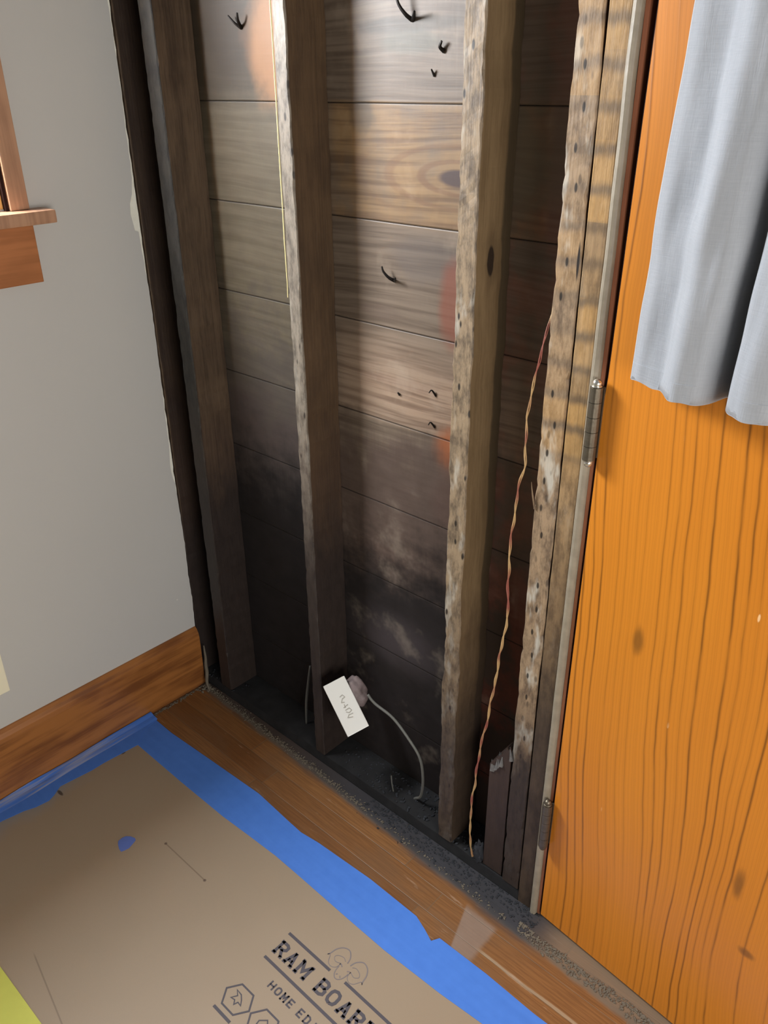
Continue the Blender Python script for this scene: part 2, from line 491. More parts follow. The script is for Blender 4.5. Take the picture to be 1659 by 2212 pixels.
M['white'] = mat_simple('white_plastic', rgb(222, 221, 214), 0.3, 0.5)
M['emboss'] = mat_simple('pressed_lettering', rgb(160, 156, 144), 0.5, 0.4)
M['putty'] = mat_simple('grey_putty', rgb(122, 108, 106), 0.6, 0.4, 0, 90, 0.4, 0.6)
M['cable'] = mat_simple('grey_cable_sheath', rgb(104, 104, 98), 0.55, 0.4, 0, 90, 0.15)
M['copper'] = None
M['nail'] = mat_simple('blackened_iron', rgb(40, 36, 34), 0.5, 0.5, 0.6)
M['debris'] = mat_simple('plaster_dust_crumbs', rgb(112, 104, 91), 0.9, 0.2, 0, 80, 0.35, 0.4)
M['debris_dark'] = mat_simple('soot_crumbs', rgb(52, 54, 58), 0.9, 0.2, 0, 60, 0.4, 0.4)


def mat_copper():
    g = G('two_tone_twisted_wire')
    x, y, z = g.pos()
    n = g.noise(g.vec(0.0, 0.0, z), 11.0, 1)
    c = g.mix(g.step(n, 0.46, 0.56), rgb(190, 156, 108), rgb(150, 86, 72))
    return g.done(c, 0.45, 0.5)


M['copper'] = mat_copper()


def mat_glass():
    g = G('clear_glass')
    nt = g.nt
    tr = nt.nodes.new('ShaderNodeBsdfTransparent')
    gl = nt.nodes.new('ShaderNodeBsdfGlossy')
    gl.inputs['Roughness'].default_value = 0.03
    mx = nt.nodes.new('ShaderNodeMixShader')
    mx.inputs[0].default_value = 0.06
    nt.links.new(tr.outputs[0], mx.inputs[1])
    nt.links.new(gl.outputs[0], mx.inputs[2])
    nt.links.new(mx.outputs[0], g.out.inputs[0])
    return g.m


M['glass'] = mat_glass()

# ------------------------------------------------------------------ mesh helpers
COL = scn.collection


def link(name, bm, mat, parent=None, loc=None, smooth=False):
    me = bpy.data.meshes.new(name)
    if loc is not None and parent is None:
        bmesh.ops.translate(bm, verts=bm.verts, vec=-Vector(loc))
    bmesh.ops.recalc_face_normals(bm, faces=bm.faces)
    bm.to_mesh(me)
    bm.free()
    if smooth:
        for p in me.polygons:
            p.use_smooth = True
    me.materials.append(mat)
    o = bpy.data.objects.new(name, me)
    COL.objects.link(o)
    if loc is not None and parent is None:
        o.location = loc
    if parent:
        o.parent = parent
    return o


def tag(o, label=None, cat=None, group=None, kind=None):
    if label: o['label'] = label
    if cat: o['category'] = cat
    if group: o['group'] = group
    if kind: o['kind'] = kind
    return o


def empty(name, loc, rz=0.0):
    o = bpy.data.objects.new(name, None)
    o.empty_display_size = 0.05
    COL.objects.link(o)
    o.location = loc
    o.rotation_euler = (0, 0, rz)
    return o


def box(bm, x0, x1, y0, y1, z0, z1, bev=0.0):
    vs = [bm.verts.new(p) for p in ((x0, y0, z0), (x1, y0, z0), (x1, y1, z0), (x0, y1, z0),
                                    (x0, y0, z1), (x1, y0, z1), (x1, y1, z1), (x0, y1, z1))]
    fs = [bm.faces.new([vs[i] for i in f]) for f in ((0, 3, 2, 1), (4, 5, 6, 7), (0, 1, 5, 4), (1, 2, 6, 5), (2, 3, 7, 6), (3, 0, 4, 7))]
    if bev:
        es = list({e for f in fs for e in f.edges})
        bmesh.ops.bevel(bm, geom=es, offset=bev, segments=2, affect='EDGES', profile=0.7)
    return bm


def bx(*a, bev=0.0):
    return box(bmesh.new(), *a, bev=bev)


def prism(pts, d0, d1, axis='z', bm=None):
    """Extrude a polygon between d0 and d1 along an axis."""
    bm = bm or bmesh.new()

    def P(u, v, d):
        return {'z': (u, v, d), 'x': (d, u, v), 'y': (u, d, v)}[axis]
    a = [bm.verts.new(P(u, v, d0)) for u, v in pts]
    b = [bm.verts.new(P(u, v, d1)) for u, v in pts]
    n = len(pts)
    bm.faces.new(a)
    bm.faces.new(list(reversed(b)))
    for i in range(n):
        bm.faces.new((a[i], b[i], b[(i+1) % n], a[(i+1) % n]))
    return bm


def sweep(profile_at, ts, close=True, cap=True, bm=None):
    """profile_at(t) -> list of points; consecutive rings are joined."""
    bm = bm or bmesh.new()
    rings = [[bm.verts.new(p) for p in profile_at(t)] for t in ts]
    n = len(rings[0])
    for a, b in zip(rings, rings[1:]):
        for i in range(n if close else n-1):
            j = (i+1) % n
            bm.faces.new((a[i], a[j], b[j], b[i]))
    if cap and close:
        bm.faces.new(rings[0])
        bm.faces.new(list(reversed(rings[-1])))
    return bm


def tube(pts, rad, seg=8, bm=None, wob=0.0):
    pts = [Vector(p) for p in pts]
    # Catmull-Rom
    q = []
    for i in range(len(pts)-1):
        p0, p1, p2, p3 = pts[max(i-1, 0)], pts[i], pts[i+1], pts[min(i+2, len(pts)-1)]
        for k in range(6):
            t = k/6
            q.append(0.5*((2*p1)+(-p0+p2)*t+(2*p0-5*p1+4*p2-p3)*t*t+(-p0+3*p1-3*p2+p3)*t**3))
    q.append(pts[-1])
    if wob:
        q = [p+Vector((mnoise.noise(p*30), mnoise.noise(p*30+Vector((9, 0, 0))), 0))*wob for p in q]

    def ring(i):
        a, b = q[max(i-1, 0)], q[min(i+1, len(q)-1)]
        t = (b-a).normalized()
        u = t.orthogonal().normalized() if abs(t.y) > 0.9 else t.cross(Vector((0, 1, 0))).normalized()
        v = t.cross(u)
        r = rad(i/(len(q)-1)) if callable(rad) else rad
        return [q[i]+(u*math.cos(2*PI*k/seg)+v*math.sin(2*PI*k/seg))*r for k in range(seg)]
    return sweep(ring, range(len(q)), bm=bm)


def rough_board(x0, x1, y0, y1, z0, z1, rough=0.0025, dz=0.012, seed=0, chip=0.0):
    """A sawn board standing upright with uneven arrises."""
    nx = 3

    def ring(z):
        k = Vector((seed*3.1, 0, z*14))
        k2 = Vector((seed*3.1, 5, z*45))
        a = mnoise.noise(k)*rough+mnoise.noise(k2)*rough*0.6
        b = mnoise.noise(k+Vector((4, 0, 0)))*rough+mnoise.noise(k2+Vector((4, 0, 0)))*rough*0.6
        ca = max(0, mnoise.noise(k2+Vector((8, 0, 0))))*chip
        cb = max(0, mnoise.noise(k2+Vector((12, 0, 0))))*chip
        f = mnoise.noise(k2+Vector((16, 0, 0)))*rough*0.3
        c = 0.0016
        return [(x0+a, y1, z), (x0+a, y0+c+ca, z), (x0+a+c+ca, y0+f, z), ((x0+x1)/2, y0-f*0.5, z),
                (x1+b-c-cb, y0+f, z), (x1+b, y0+c+cb, z), (x1+b, y1, z)]
    n = int((z1-z0)/dz)
    return sweep(ring, [z0+(z1-z0)*i/n for i in range(n+1)])


# ------------------------------------------------------------------ the setting
ZT = 2.30
tag(link('floor', bx(-0.02, 3.2, -3.0, 0.0, -0.03, 0.0), M['floor']), kind='structure')
bmo = bx(1.15, 3.2, 0.0, 0.35, -0.03, 0.0)
tag(link('floor', bmo, M['floor']), kind='structure')

# boards nailed across the outside of the studs, one mesh
bm = bmesh.new()
for k in range(-4, 9):
    z0 = 0.78+0.196*k
    box(bm, -0.10, 1.17, 0.095, 0.117, z0+0.0004, z0+0.196-0.0004, bev=0.0007)
tag(link('wall_back', bm, M['sheathing']), kind='structure')
link_ = tag(link('wall_back_light_block', bx(-0.12, 1.19, 0.119, 0.13, -0.05, ZT+0.2), M['soot']), kind='structure')  # added behind the boards to stop outside light leaking through the joints
tag(link('floor', bx(-0.12, 1.15, 0.0, 0.125, -0.06, -0.002), M['soot']), kind='structure')
# wall continues past the door and above it
bm = bmesh.new()
box(bm, 2.04, 3.2, 0.0, 0.12, 0.0, ZT+0.2)
box(bm, 1.19, 2.04, 0.0, 0.12, 2.06, ZT+0.2)
tag(link('wall_back_right', bm, M['wall']), kind='structure')

# left wall: paint skin with torn edge over a plaster core, with the window opening
edge = [(-0.0050, ZT+0.2), (-0.0060, 2.1), (-0.0040, 1.9), (-0.0085, 1.7477), (-0.0066, 1.699), (-0.0058, 1.58), (-0.0080, 1.50), (-0.0075, 1.44), (-0.0110, 1.395), (-0.0145, 1.377),
        (-0.0225, 1.358), (-0.0245, 1.335), (-0.0215, 1.312), (-0.0195, 1.300), (-0.0105, 1.296), (-0.0080, 1.24), (-0.0050, 1.17), (-0.0036, 1.104), (-0.0050, 0.98),
        (-0.0075, 0.85), (-0.0082, 0.77), (-0.0125, 0.715), (-0.0130, 0.690), (-0.0060, 0.655), (-0.0030, 0.56), (-0.0016, 0.46), (-0.0040, 0.37),
        (-0.0016, 0.295), (-0.0048, 0.20), (-0.0050, 0.0)]
edge2 = []
for (a, b) in zip(edge, edge[1:]):
    n = max(1, int(abs(a[1]-b[1])/0.012))
    for i in range(n):
        t = i/n
        yy = a[0]+(b[0]-a[0])*t
        zz = a[1]+(b[1]-a[1])*t
        edge2.append((yy+mnoise.noise(Vector((0, 3, zz*60)))*0.0016, zz))
edge2.append(edge[-1])
WY0, WY1, WZ0, WZ1 = -0.93, -0.300, 1.375, 2.16     # window opening


def wall_layer(xa, xb, edge_pts, bm):
    # right of the window to the torn edge
    prism([(WY1, 0.0), (WY1, ZT+0.2)]+edge_pts, xa, xb, 'x', bm)
    box(bm, xa, xb, -3.0, WY0, 0.0, ZT+0.2)
    box(bm, xa, xb, WY0, WY1, 0.0, WZ0)
    box(bm, xa, xb, WY0, WY1, WZ1, ZT+0.2)
    return bm


wl = tag(link('wall_left', wall_layer(-0.0025, 0.0, edge2, bmesh.new()), M['wall']), kind='structure')
core = []
for (yy, zz) in edge2:
    core.append((-0.0035+mnoise.noise(Vector((7, 3, zz*40)))*0.0022, zz))
bm = wall_layer(-0.016, -0.0026, core, bmesh.new())
link('plaster_core', bm, M['plaster'], wl)
# framing behind the plaster keeps the daylight out
bm = bmesh.new()
box(bm, -0.115, -0.0165, -3.0, WY0-0.005, 0.0, ZT+0.2)
box(bm, -0.115, -0.0165, WY1+0.005, -0.03, 0.0, ZT+0.2)
box(bm, -0.115, -0.0165, WY0, WY1, 0.0, WZ0-0.02)
box(bm, -0.115, -0.0165, WY0, WY1, WZ1+0.01, ZT+0.2)
link('wall_framing', bm, M['stud_corner'], wl)

# window: casing, stool, apron, jambs, sash and glass
win = tag(empty('window_1', (0.0, (WY0+WY1)/2, WZ0)), kind='structure')


def wpart(name, bm, mat):
    bmesh.ops.translate(bm, verts=bm.verts, vec=-win.location)
    return link(name, bm, mat, win)


bm = bmesh.new()
prof = [(0.0, -0.268), (0.013, -0.268), (0.016, -0.271), (0.016, -0.276), (0.0115, -0.279), (0.0115, -0.292), (0.009, -0.296), (0.0, -0.297)]
box(bm, 0.0, 0.0165, -0.302, -0.263, 1.372, 2.18, bev=0.002)
box(bm, 0.0, 0.0165, -0.967, -0.928, 1.372, 2.18, bev=0.002)
box(bm, 0.0, 0.0165, -0.928, -0.302, 2.141, 2.18, bev=0.002)
wpart('window_casing', bm, M['casing'])
wpart('window_stop', bx(-0.020, 0.010, -0.3095, -0.3030, 1.372, 2.14, bev=0.001), M['gap'])
bm = bmesh.new()
box(bm, -0.11, -0.001, -0.330, -0.3100, 1.372, 2.15)
box(bm, -0.11, -0.001, -0.935, -0.915, 1.372, 2.15)
box(bm, -0.11, -0.001, -0.915, -0.330, 2.135, 2.155)
wpart('window_jamb', bm, M['jamb_light'])
wpart('window_stool', bx(-0.10, 0.052, -1.00, -0.226, 1.345, 1.3715, bev=0.006), M['casing'])
wpart('window_apron', bx(0.0, 0.017, -0.967, -0.263, 1.227, 1.345, bev=0.002), M['apron'])
bm = bmesh.new()
for (a, b, c, d) in ((-0.915, -0.875, 1.372, 2.135), (-0.370, -0.330, 1.372, 2.135), (-0.875, -0.370, 1.372, 1.425), (-0.875, -0.370, 2.095, 2.135)):
    box(bm, -0.085, -0.055, a, b, c, d, bev=0.002)
sash = wpart('window_sash', bm, M['casing'])
g_ = bx(-0.073, -0.069, -0.875, -0.370, 1.425, 2.095)
bmesh.ops.translate(g_, verts=g_.verts, vec=-win.location)
link('window_glass', g_, M['glass'], sash)

# baseboard
bm = prism([(-0.0, 0.0), (0.017, 0.0), (0.017, 0.165), (0.0150, 0.178), (0.010, 0.189), (0.004, 0.196), (0.0, 0.197)], -3.0, -0.006, 'y')
# prism 'y' gives (u, d, v)
tag(link('baseboard_left', bm, M['baseboard']), kind='structure')

# ------------------------------------------------------------------ studs
studs = 'wall studs'


def stud(name, x0, x1, y0, y1, z0, z1, mat, label, rough=0.0022, chip=0.004, seed=0, cat='stud'):
    bm = rough_board(x0, x1, y0, y1, z0, z1, rough, 0.012, seed, chip)
    o = link(name, bm, mat, None, ((x0+x1)/2, (y0+y1)/2, z0))
    return tag(o, label, cat, studs)


stud('corner_stud', -0.040, 0.0, 0.0, 0.094, 0.032, ZT, M['stud_corner'],
     'dark brown stud edge showing in the gap beside the torn edge of the grey wall', chip=0.0, seed=1)
stud('wall_stud', 0.093, 0.138, 0.0, 0.094, 0.032, ZT, M['stud_a'],
     'charred brown wall stud nearest the grey wall, with pale worn patches', seed=2)
s2 = stud('wall_stud', 0.494, 0.527, 0.0, 0.094, 0.032, ZT, M['stud_b'],
          'brown wall stud behind the white plastic box, with a bright sliver along its left edge', seed=3)
bm = bmesh.new()
tube([(0.4925, -0.0012, z) for z in (2.2, 1.9, 1.7, 1.5, 1.3, 1.22)], lambda t: 0.0018*(1-0.6*t), 5, bm, 0.001)
bmesh.ops.translate(bm, verts=bm.verts, vec=-s2.location)
o = link('bright_sliver', bm, mat_simple('pale_yellow', rgb(246, 232, 168), 0.5, 0.5), s2)  # thin pale yellow strip along the left arris
o['label'] = 'pale yellow sliver'
stud('wall_stud', 0.907, 0.946, 0.0, 0.094, 0.032, ZT, M['stud_c'],
     'pitted pale stud with a dark oval knot on its right side', chip=0.006, rough=0.003, seed=4)
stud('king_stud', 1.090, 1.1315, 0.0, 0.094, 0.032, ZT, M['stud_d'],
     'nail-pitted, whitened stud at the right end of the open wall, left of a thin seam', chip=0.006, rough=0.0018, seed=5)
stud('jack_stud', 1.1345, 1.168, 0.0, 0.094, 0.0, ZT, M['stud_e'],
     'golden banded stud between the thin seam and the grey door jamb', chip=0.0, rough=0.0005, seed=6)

# sole plate
bm = sweep(lambda x: [(x, 0.001+mnoise.noise(Vector((x*12, 0, 0)))*0.003, 0.0), (x, 0.094, 0.0), (x, 0.094, 0.031),
                      (x, 0.003+mnoise.noise(Vector((x*12, 0, 0)))*0.004, 0.029+mnoise.noise(Vector((x*25, 3, 0)))*0.002)],
           [-0.04+i*0.01129 for i in range(105)])
tag(link('sole_plate', bm, M['soot'], None, (0.5, 0.047, 0.0)), 'sooty black sole plate lying under the studs along the floor', 'sole plate')

# broken stud stub at the foot of the king stud
bm = bmesh.new()
prof = [(1.036, 0.034), (1.0850, 0.034), (1.0850, 0.400), (1.082, 0.408), (1.078, 0.398), (1.074, 0.402), (1.064, 0.380), (1.056, 0.368), (1.047, 0.352), (1.040, 0.345), (1.036, 0.335)]
prism(prof, 0.004, 0.085, 'y', bm)
st = tag(link('stud_stub', bm, M['stud_f'], None, (1.062, 0.045, 0.0)), 'short broken-off stud stub with a splintered slanting top beside the pitted whitened stud', 'stud stub')
bm = bmesh.new()
for i in range(26):
    t = random.random()
    x = 1.040+t*0.048
    z = 0.335+t*0.062
    yy = random.uniform(0.002, 0.02)
    h = random.uniform(0.008, 0.026)
    w = random.uniform(0.002, 0.006)
    a = random.uniform(-0.4, 0.4)
    vs = [bm.verts.new(p) for p in ((x-w, yy-0.002, z-0.022), (x+w, yy-0.002, z-0.018), (x+w, yy+0.008, z-0.01), (x-w, yy+0.008, z-0.01))]
    tip = bm.verts.new((x+a*h, yy+0.002, z+h*0.6))
    for j in range(4):
        bm.faces.new((vs[j], vs[(j+1) % 4], tip))
bmesh.ops.translate(bm, verts=bm.verts, vec=-st.location)
link('splintered_top', bm, M['splinter'], st)

# splinter sticking out of the king stud
bm = bmesh.new()
tube([(1.092, -0.001, 0.955), (1.0865, -0.004, 0.985), (1.0845, -0.006, 1.005)], lambda t: 0.0022*(1-0.9*t), 5, bm)
tag(link('wood_splinter', bm, M['stud_d'], None, (1.092, -0.001, 0.955)), 'thin pale splinter curling off the left edge of the whitened stud', 'splinter')

# ------------------------------------------------------------------ nails through the boards
nails = 'nail points through the sheathing'


def nail(pts, r, label):
    bm = tube(pts, lambda t: r*(1-0.55*t), 6)
    return tag(link('bent_nail', bm, M['nail'], None, pts[0]), label, 'nail', nails)


Y = 0.095
nail([(0.728, Y, 1.686), (0.722, Y-0.010, 1.694), (0.712, Y-0.016, 1.709), (0.706, Y-0.018, 1.730)], 0.0042, 'bent black nail in the pale bay near the top of the photo')
nail([(0.730, Y, 1.686), (0.742, Y-0.012, 1.692), (0.750, Y-0.02, 1.696)], 0.0035, 'short black nail point beside the bent one at the top of the pale bay')
nail([(0.689, Y, 1.264), (0.683, Y-0.010, 1.271), (0.674, Y-0.014, 1.281), (0.670, Y-0.014, 1.290)], 0.0036, 'bent black nail in the pale bay, just below the golden board with the knot')
nail([(0.690, Y, 1.264), (0.699, Y-0.010, 1.269), (0.704, Y-0.014, 1.273)], 0.003, 'short black nail point beside the bent nail halfway up the pale bay')
nail([(0.291, Y, 1.691), (0.282, Y-0.008, 1.700), (0.270, Y-0.012, 1.712)], 0.0034, 'bent black nail near the top of the narrow left bay')
nail([(0.293, Y, 1.691), (0.299, Y-0.012, 1.702), (0.303, Y-0.016, 1.715)], 0.004, 'thick black nail point leaning right near the top of the left bay')
nail([(0.795, Y, 0.995), (0.789, Y-0.006, 1.006), (0.785, Y-0.008, 1.000)], 0.0022, 'small hooked nail above the orange patch in the pale bay')
nail([(0.796, Y, 1.060), (0.790, Y-0.006, 1.072), (0.785, Y-0.008, 1.066)], 0.0022, 'small hooked nail beside the pitted stud, level with the upper hinge')
nail([(0.796, Y, 1.640), (0.792, Y-0.006, 1.646), (0.797, Y-0.008, 1.654)], 0.0040, 'stubby black nail point close to the pitted stud near the top')
nail([(0.777, Y, 1.605), (0.775, Y-0.006, 1.615)], 0.0025, 'tiny nail point below the stubby one near the pitted stud')
nail([(0.703, Y, 1.041), (0.702, Y-0.005, 1.047)], 0.0028, 'tiny black nail point alone on the pale board in the middle of the bay')

# ------------------------------------------------------------------ door, jamb, hinges
jb = bmesh.new()
JX0, JX1 = 1.169, 1.183


def jring(z):
    n = mnoise.noise(Vector((0, 0, z*9)))*0.0012
    pts = [(JX0, 0.06, z)]
    for k in range(7):
        a = PI-k*PI/6
        pts.append(((JX0+JX1)/2+n+math.cos(a)*(JX1-JX0)/2, -0.002-math.sin(a)*0.006, z))
    pts.append((JX1, 0.06, z))
    return pts


tag(link('trim_1', sweep(jring, [0.0+i*0.02 for i in range(103)], bm=jb), M['jamb_grey'], smooth=False), kind='structure')
tag(link('trim_2', bx(1.1832, 1.1895, 0.002, 0.06, 0.0, 2.05, bev=0.001), M['door_edge']), kind='structure')
tag(link('gap_backing', bx(1.1832, 1.36, 0.062, 0.075, 0.0, 2.05), M['gap']), kind='structure')  # near-black sheet standing in for the shade inside the door gap

DA = -math.atan2(0.026, 0.266)
door = tag(empty('door_1', (1.1945, -0.002, 0.0), DA), kind='structure')
dw = (0.165, 0.66, 1.42, 1.90)      # window opening in the slab: s0, s1, z0, z1
bm = bmesh.new()
prism([(0.0005, 0.010), (dw[0], 0.010), (dw[0], 2.04), (0.0120, 2.04), (0.0085, 1.70), (0.0030, 1.21), (0.0008, 1.17)], 0.0, 0.042, 'y', bm)
for (a, b, c, d) in ((dw[1], 0.82, 0.010, 2.04), (dw[0], dw[1], 0.010, dw[2]), (dw[0], dw[1], dw[3], 2.04)):
    box(bm, a, b, 0.0, 0.042, c, d)
bmesh.ops.remove_doubles(bm, verts=bm.verts, dist=1e-5)
link('door_slab', bm, M['door'], door)
link('slab_edge', prism([(-0.0012, 0.010), (0.0003, 0.010), (0.0006, 1.17), (0.0028, 1.21), (0.0083, 1.70), (0.0118, 2.04), (0.0103, 2.04), (0.0068, 1.70), (0.0013, 1.21), (-0.0009, 1.17)], 0.0010, 0.041, 'y'), M['gap'], door)
bm = bmesh.new()
for (a, b, c, d) in ((dw[0]-0.012, dw[0]+0.008, dw[2]-0.012, dw[3]), (dw[1]-0.008, dw[1]+0.012, dw[2]-0.012, dw[3]), (dw[0]+0.008, dw[1]-0.008, dw[2]-0.012, dw[2]+0.008)):
    box(bm, a, b, -0.006, 0.03, c, d, bev=0.002)
link('glazing_bead', bm, M['door_edge'], door)
link('door_glass', bx(dw[0]+0.002, dw[1]-0.002, 0.018, 0.022, dw[2]+0.002, dw[3]-0.002), M['glass'], door)


def cyl(bm, cx, cy, z0, z1, r, seg=16, r1=None):
    r1 = r if r1 is None else r1
    sweep(lambda t: [(cx+math.cos(2*PI*k/seg)*(r+(r1-r)*t), cy+math.sin(2*PI*k/seg)*(r+(r1-r)*t), z0+(z1-z0)*t) for k in range(seg)], (0, 1), bm=bm)


def hinge(z0, z1, lab, capmat):
    n = 5
    bm = bmesh.new()
    hx, hy = -0.0065, -0.0125
    for k in range(n):
        a = z0+(z1-z0)*k/n
        b = z0+(z1-z0)*(k+1)/n
        cyl(bm, hx, hy, a+0.0004, b-0.0004, 0.0098, 18)
    o = link('hinge_barrel', bm, M['steel'], door, smooth=False)
    o['label'] = lab
    bm = bmesh.new()
    box(bm, -0.004, 0.0012, -0.0022, 0.0008, z0+0.002, z1-0.002, bev=0.0005)
    link('hinge_leaf', bm, M['steel'], o)
    bm = bmesh.new()
    for zc, s in ((z1, 1), (z0, -1)):
        bmesh.ops.create_uvsphere(bm, u_segments=14, v_segments=8, radius=0.0072, matrix=Matrix.Translation((hx, hy, zc+s*0.005)))
        cyl(bm, hx, hy, min(zc, zc+s*0.002), max(zc, zc+s*0.002), 0.0082)
    p = link('pin_finial', bm, capmat, o, smooth=True)
    return o


hinge(1.078, 1.196, 'upper steel hinge barrel', M['bright_steel'])
hinge(0.226, 0.340, 'lower steel hinge barrel', M['steel'])

# ------------------------------------------------------------------ curtain on the door
prof = [(1.2485, -0.037), (1.262, -0.043), (1.279, -0.044), (1.298, -0.050), (1.309, -0.062), (1.327, -0.085), (1.345, -0.083), (1.358, -0.078), (1.371, -0.060),
        (1.3800, -0.024), (1.388, -0.030), (1.3975, -0.070), (1.413, -0.086), (1.428, -0.094), (1.454, -0.086), (1.470, -0.062), (1.480, -0.042), (1.494, -0.07),
        (1.515, -0.100), (1.545, -0.098), (1.565, -0.066), (1.585, -0.058), (1.605, -0.095), (1.635, -0.108), (1.665, -0.088), (1.69, -0.066), (1.72, -0.10), (1.76, -0.11)]
pv = [Vector((a, b, 0)) for a, b in prof]
q = []
for i in range(len(pv)-1):
    p0, p1, p2, p3 = pv[max(i-1, 0)], pv[i], pv[i+1], pv[min(i+2, len(pv)-1)]
    for k in range(6):
        t = k/6
        q.append(0.5*((2*p1)+(-p0+p2)*t+(2*p0-5*p1+4*p2-p3)*t*t+(-p0+3*p1-3*p2+p3)*t**3))
q.append(pv[-1])
mean_y = lambda x: -0.045-0.098*(x-1.2485)*0.55-0.010
bm = bmesh.new()
ZB, ZC = 1.228, 1.88
NZ = 60
rows = []
for j in range(NZ+1):
    t = j/NZ
    z = ZB+(ZC-ZB)*t
    gather = 1.0-0.45*t
    row = []
    for i, p in enumerate(q):
        my = mean_y(p.x)
        x = 1.2485+(p.x-1.2485)*(1.0)+0.020*t+0.006*math.sin(3*t+p.x*9)*t
        y = my+(p.y-my)*gather+0.010*t
        wr = Vector((p.x*26, p.y*26, z*13))
        x += mnoise.noise(wr)*0.0018
        y += mnoise.noise(wr+Vector((5, 5, 5)))*0.0045
        zz = z
        if j == 0:
            zz += mnoise.noise(Vector((p.x*40, 0, 0)))*0.003
        if z < ZB+0.022 and z > ZB+0.006:
            y -= 0.0
        row.append(bm.verts.new((x, y, zz)))
    rows.append(row)
for a, b in zip(rows, rows[1:]):
    for i in range(len(a)-1):
        bm.faces.new((a[i], a[i+1], b[i+1], b[i]))
cur = link('curtain', bm, M['fabric'], None, (1.2485+0.08, -0.06, 1.88), smooth=True)
sm = cur.modifiers.new('thick', 'SOLIDIFY')
sm.thickness = 0.0016
tag(cur, 'light grey linen curtain hanging in deep folds over the window of the orange pine door', 'curtain')
# hem turned up along the bottom
bm = bmesh.new()
hr = []
for z, off in ((ZB-0.001, 0.0), (ZB-0.001, -0.0012), (ZB+0.024, -0.0014), (ZB+0.0248, 0.0)):
    row = []
    for i, p in enumerate(q):
        my = mean_y(p.x)
        t = max(0, (z-ZB)/(ZC-ZB))
        wr = Vector((p.x*26, p.y*26, max(z, ZB)*13))
        x = p.x+0.020*t+mnoise.noise(wr)*0.0018
        y = my+(p.y-my)*(1-0.45*t)+mnoise.noise(wr+Vector((5, 5, 5)))*0.0045+off-0.0006
        zz = z+(mnoise.noise(Vector((p.x*40, 0, 0)))*0.003 if z < ZB else 0)
        row.append(bm.verts.new(Vector((x, y, zz))-cur.location))
    hr.append(row)
for a, b in zip(hr, hr[1:]):
    for i in range(len(a)-1):
        bm.faces.new((a[i], a[i+1], b[i+1], b[i]))
link('hem', bm, M['fabric'], cur, smooth=False)
bm = bmesh.new()
tube([tuple(cur.data.vertices[j*len(q)].co) for j in range(0, NZ+1, 3)], 0.0016, 6, bm)
o = link('selvedge', bm, mat_simple('pale_selvedge', rgb(214, 210, 206), 0.8, 0.2), cur)
o['label'] = 'pale stitched side edge'
# rod above the frame
rod = empty('curtain_rod', (1.25, -0.06, 1.885))
tag(rod, 'slim steel curtain rod on the orange pine door above the grey curtain', 'curtain rod')
bm = bmesh.new()
sweep(lambda t: [(t*0.55-0.03, math.cos(k*PI/5)*0.005-0.05*t, math.sin(k*PI/5)*0.005) for k in range(10)], (0, 1), bm=bm)
link('rod', bm, M['steel'], rod)
for xx in (0.0, 0.46):
    link('bracket', bx(xx-0.006, xx+0.006, -0.05*xx/0.55-0.004, 0.052-xx*0.098, -0.006, 0.0, bev=0.001), M['steel'], rod)

# ------------------------------------------------------------------ things in the wall
# white plastic box hanging on its cable, with a lump of putty behind
bcen = Vector((0.6265, -0.012, 0.2630))
jbx = empty('junction_box', bcen)
rd = Vector((1.74209543, -1.08664202, 1.6))-bcen
nz = (rd.normalized()+Vector((0.12, -0.05, 0.05))).normalized()
# long side runs down to the right in the photo
down = (r2*52-u2*106).normalized()
down = (down-nz*down.dot(nz)).normalized()
side = down.cross(nz)
rotm = Matrix((side, down, nz)).transposed()
jbx.rotation_euler = rotm.to_euler()
tag(jbx, 'small white plastic box with faint pressed lettering, hanging tilted in front of a stud', 'junction box')
link('box_cover', bx(-0.0285, 0.0285, -0.0665, 0.0665, -0.006, 0.0075, bev=0.0022), M['white'], jbx)
link('box_back', bx(-0.0265, 0.0265, -0.0645, 0.0645, -0.016, -0.0062, bev=0.001), M['cream'], jbx)


def stroke(bm, pts, w, z0, z1, cyc=False):
    """A flat raised pen stroke through 2-D points."""
    n = len(pts)
    P = [Vector((a, b)) for a, b in pts]
    L, R = [], []
    for i in range(n):
        if cyc:
            d1 = (P[i]-P[i-1]); d2 = (P[(i+1) % n]-P[i])
        else:
            d1 = P[i]-P[i-1] if i else P[1]-P[0]
            d2 = P[i+1]-P[i] if i < n-1 else P[i]-P[i-1]
        d1 = d1.normalized() if d1.length else Vector((1, 0))
        d2 = d2.normalized() if d2.length else d1
        t = d1+d2
        t = t.normalized() if t.length > 1e-6 else d1
        k = 1/max(0.5, abs(t.dot(d1)))
        nn = Vector((-t.y, t.x))*w/2*k
        L.append(P[i]+nn)
        R.append(P[i]-nn)
    A = [[bm.verts.new((p.x, p.y, z)) for p in S_] for S_, z in ((L, z0), (R, z0), (R, z1), (L, z1))]
    for i in range(n if cyc else n-1):
        j = (i+1) % n
        for k in range(4):
            bm.faces.new((A[k][i], A[(k+1) % 4][i], A[(k+1) % 4][j], A[k][j]))
    if not cyc:
        for i in (0, n-1):
            bm.faces.new([A[k][i] for k in range(4)])


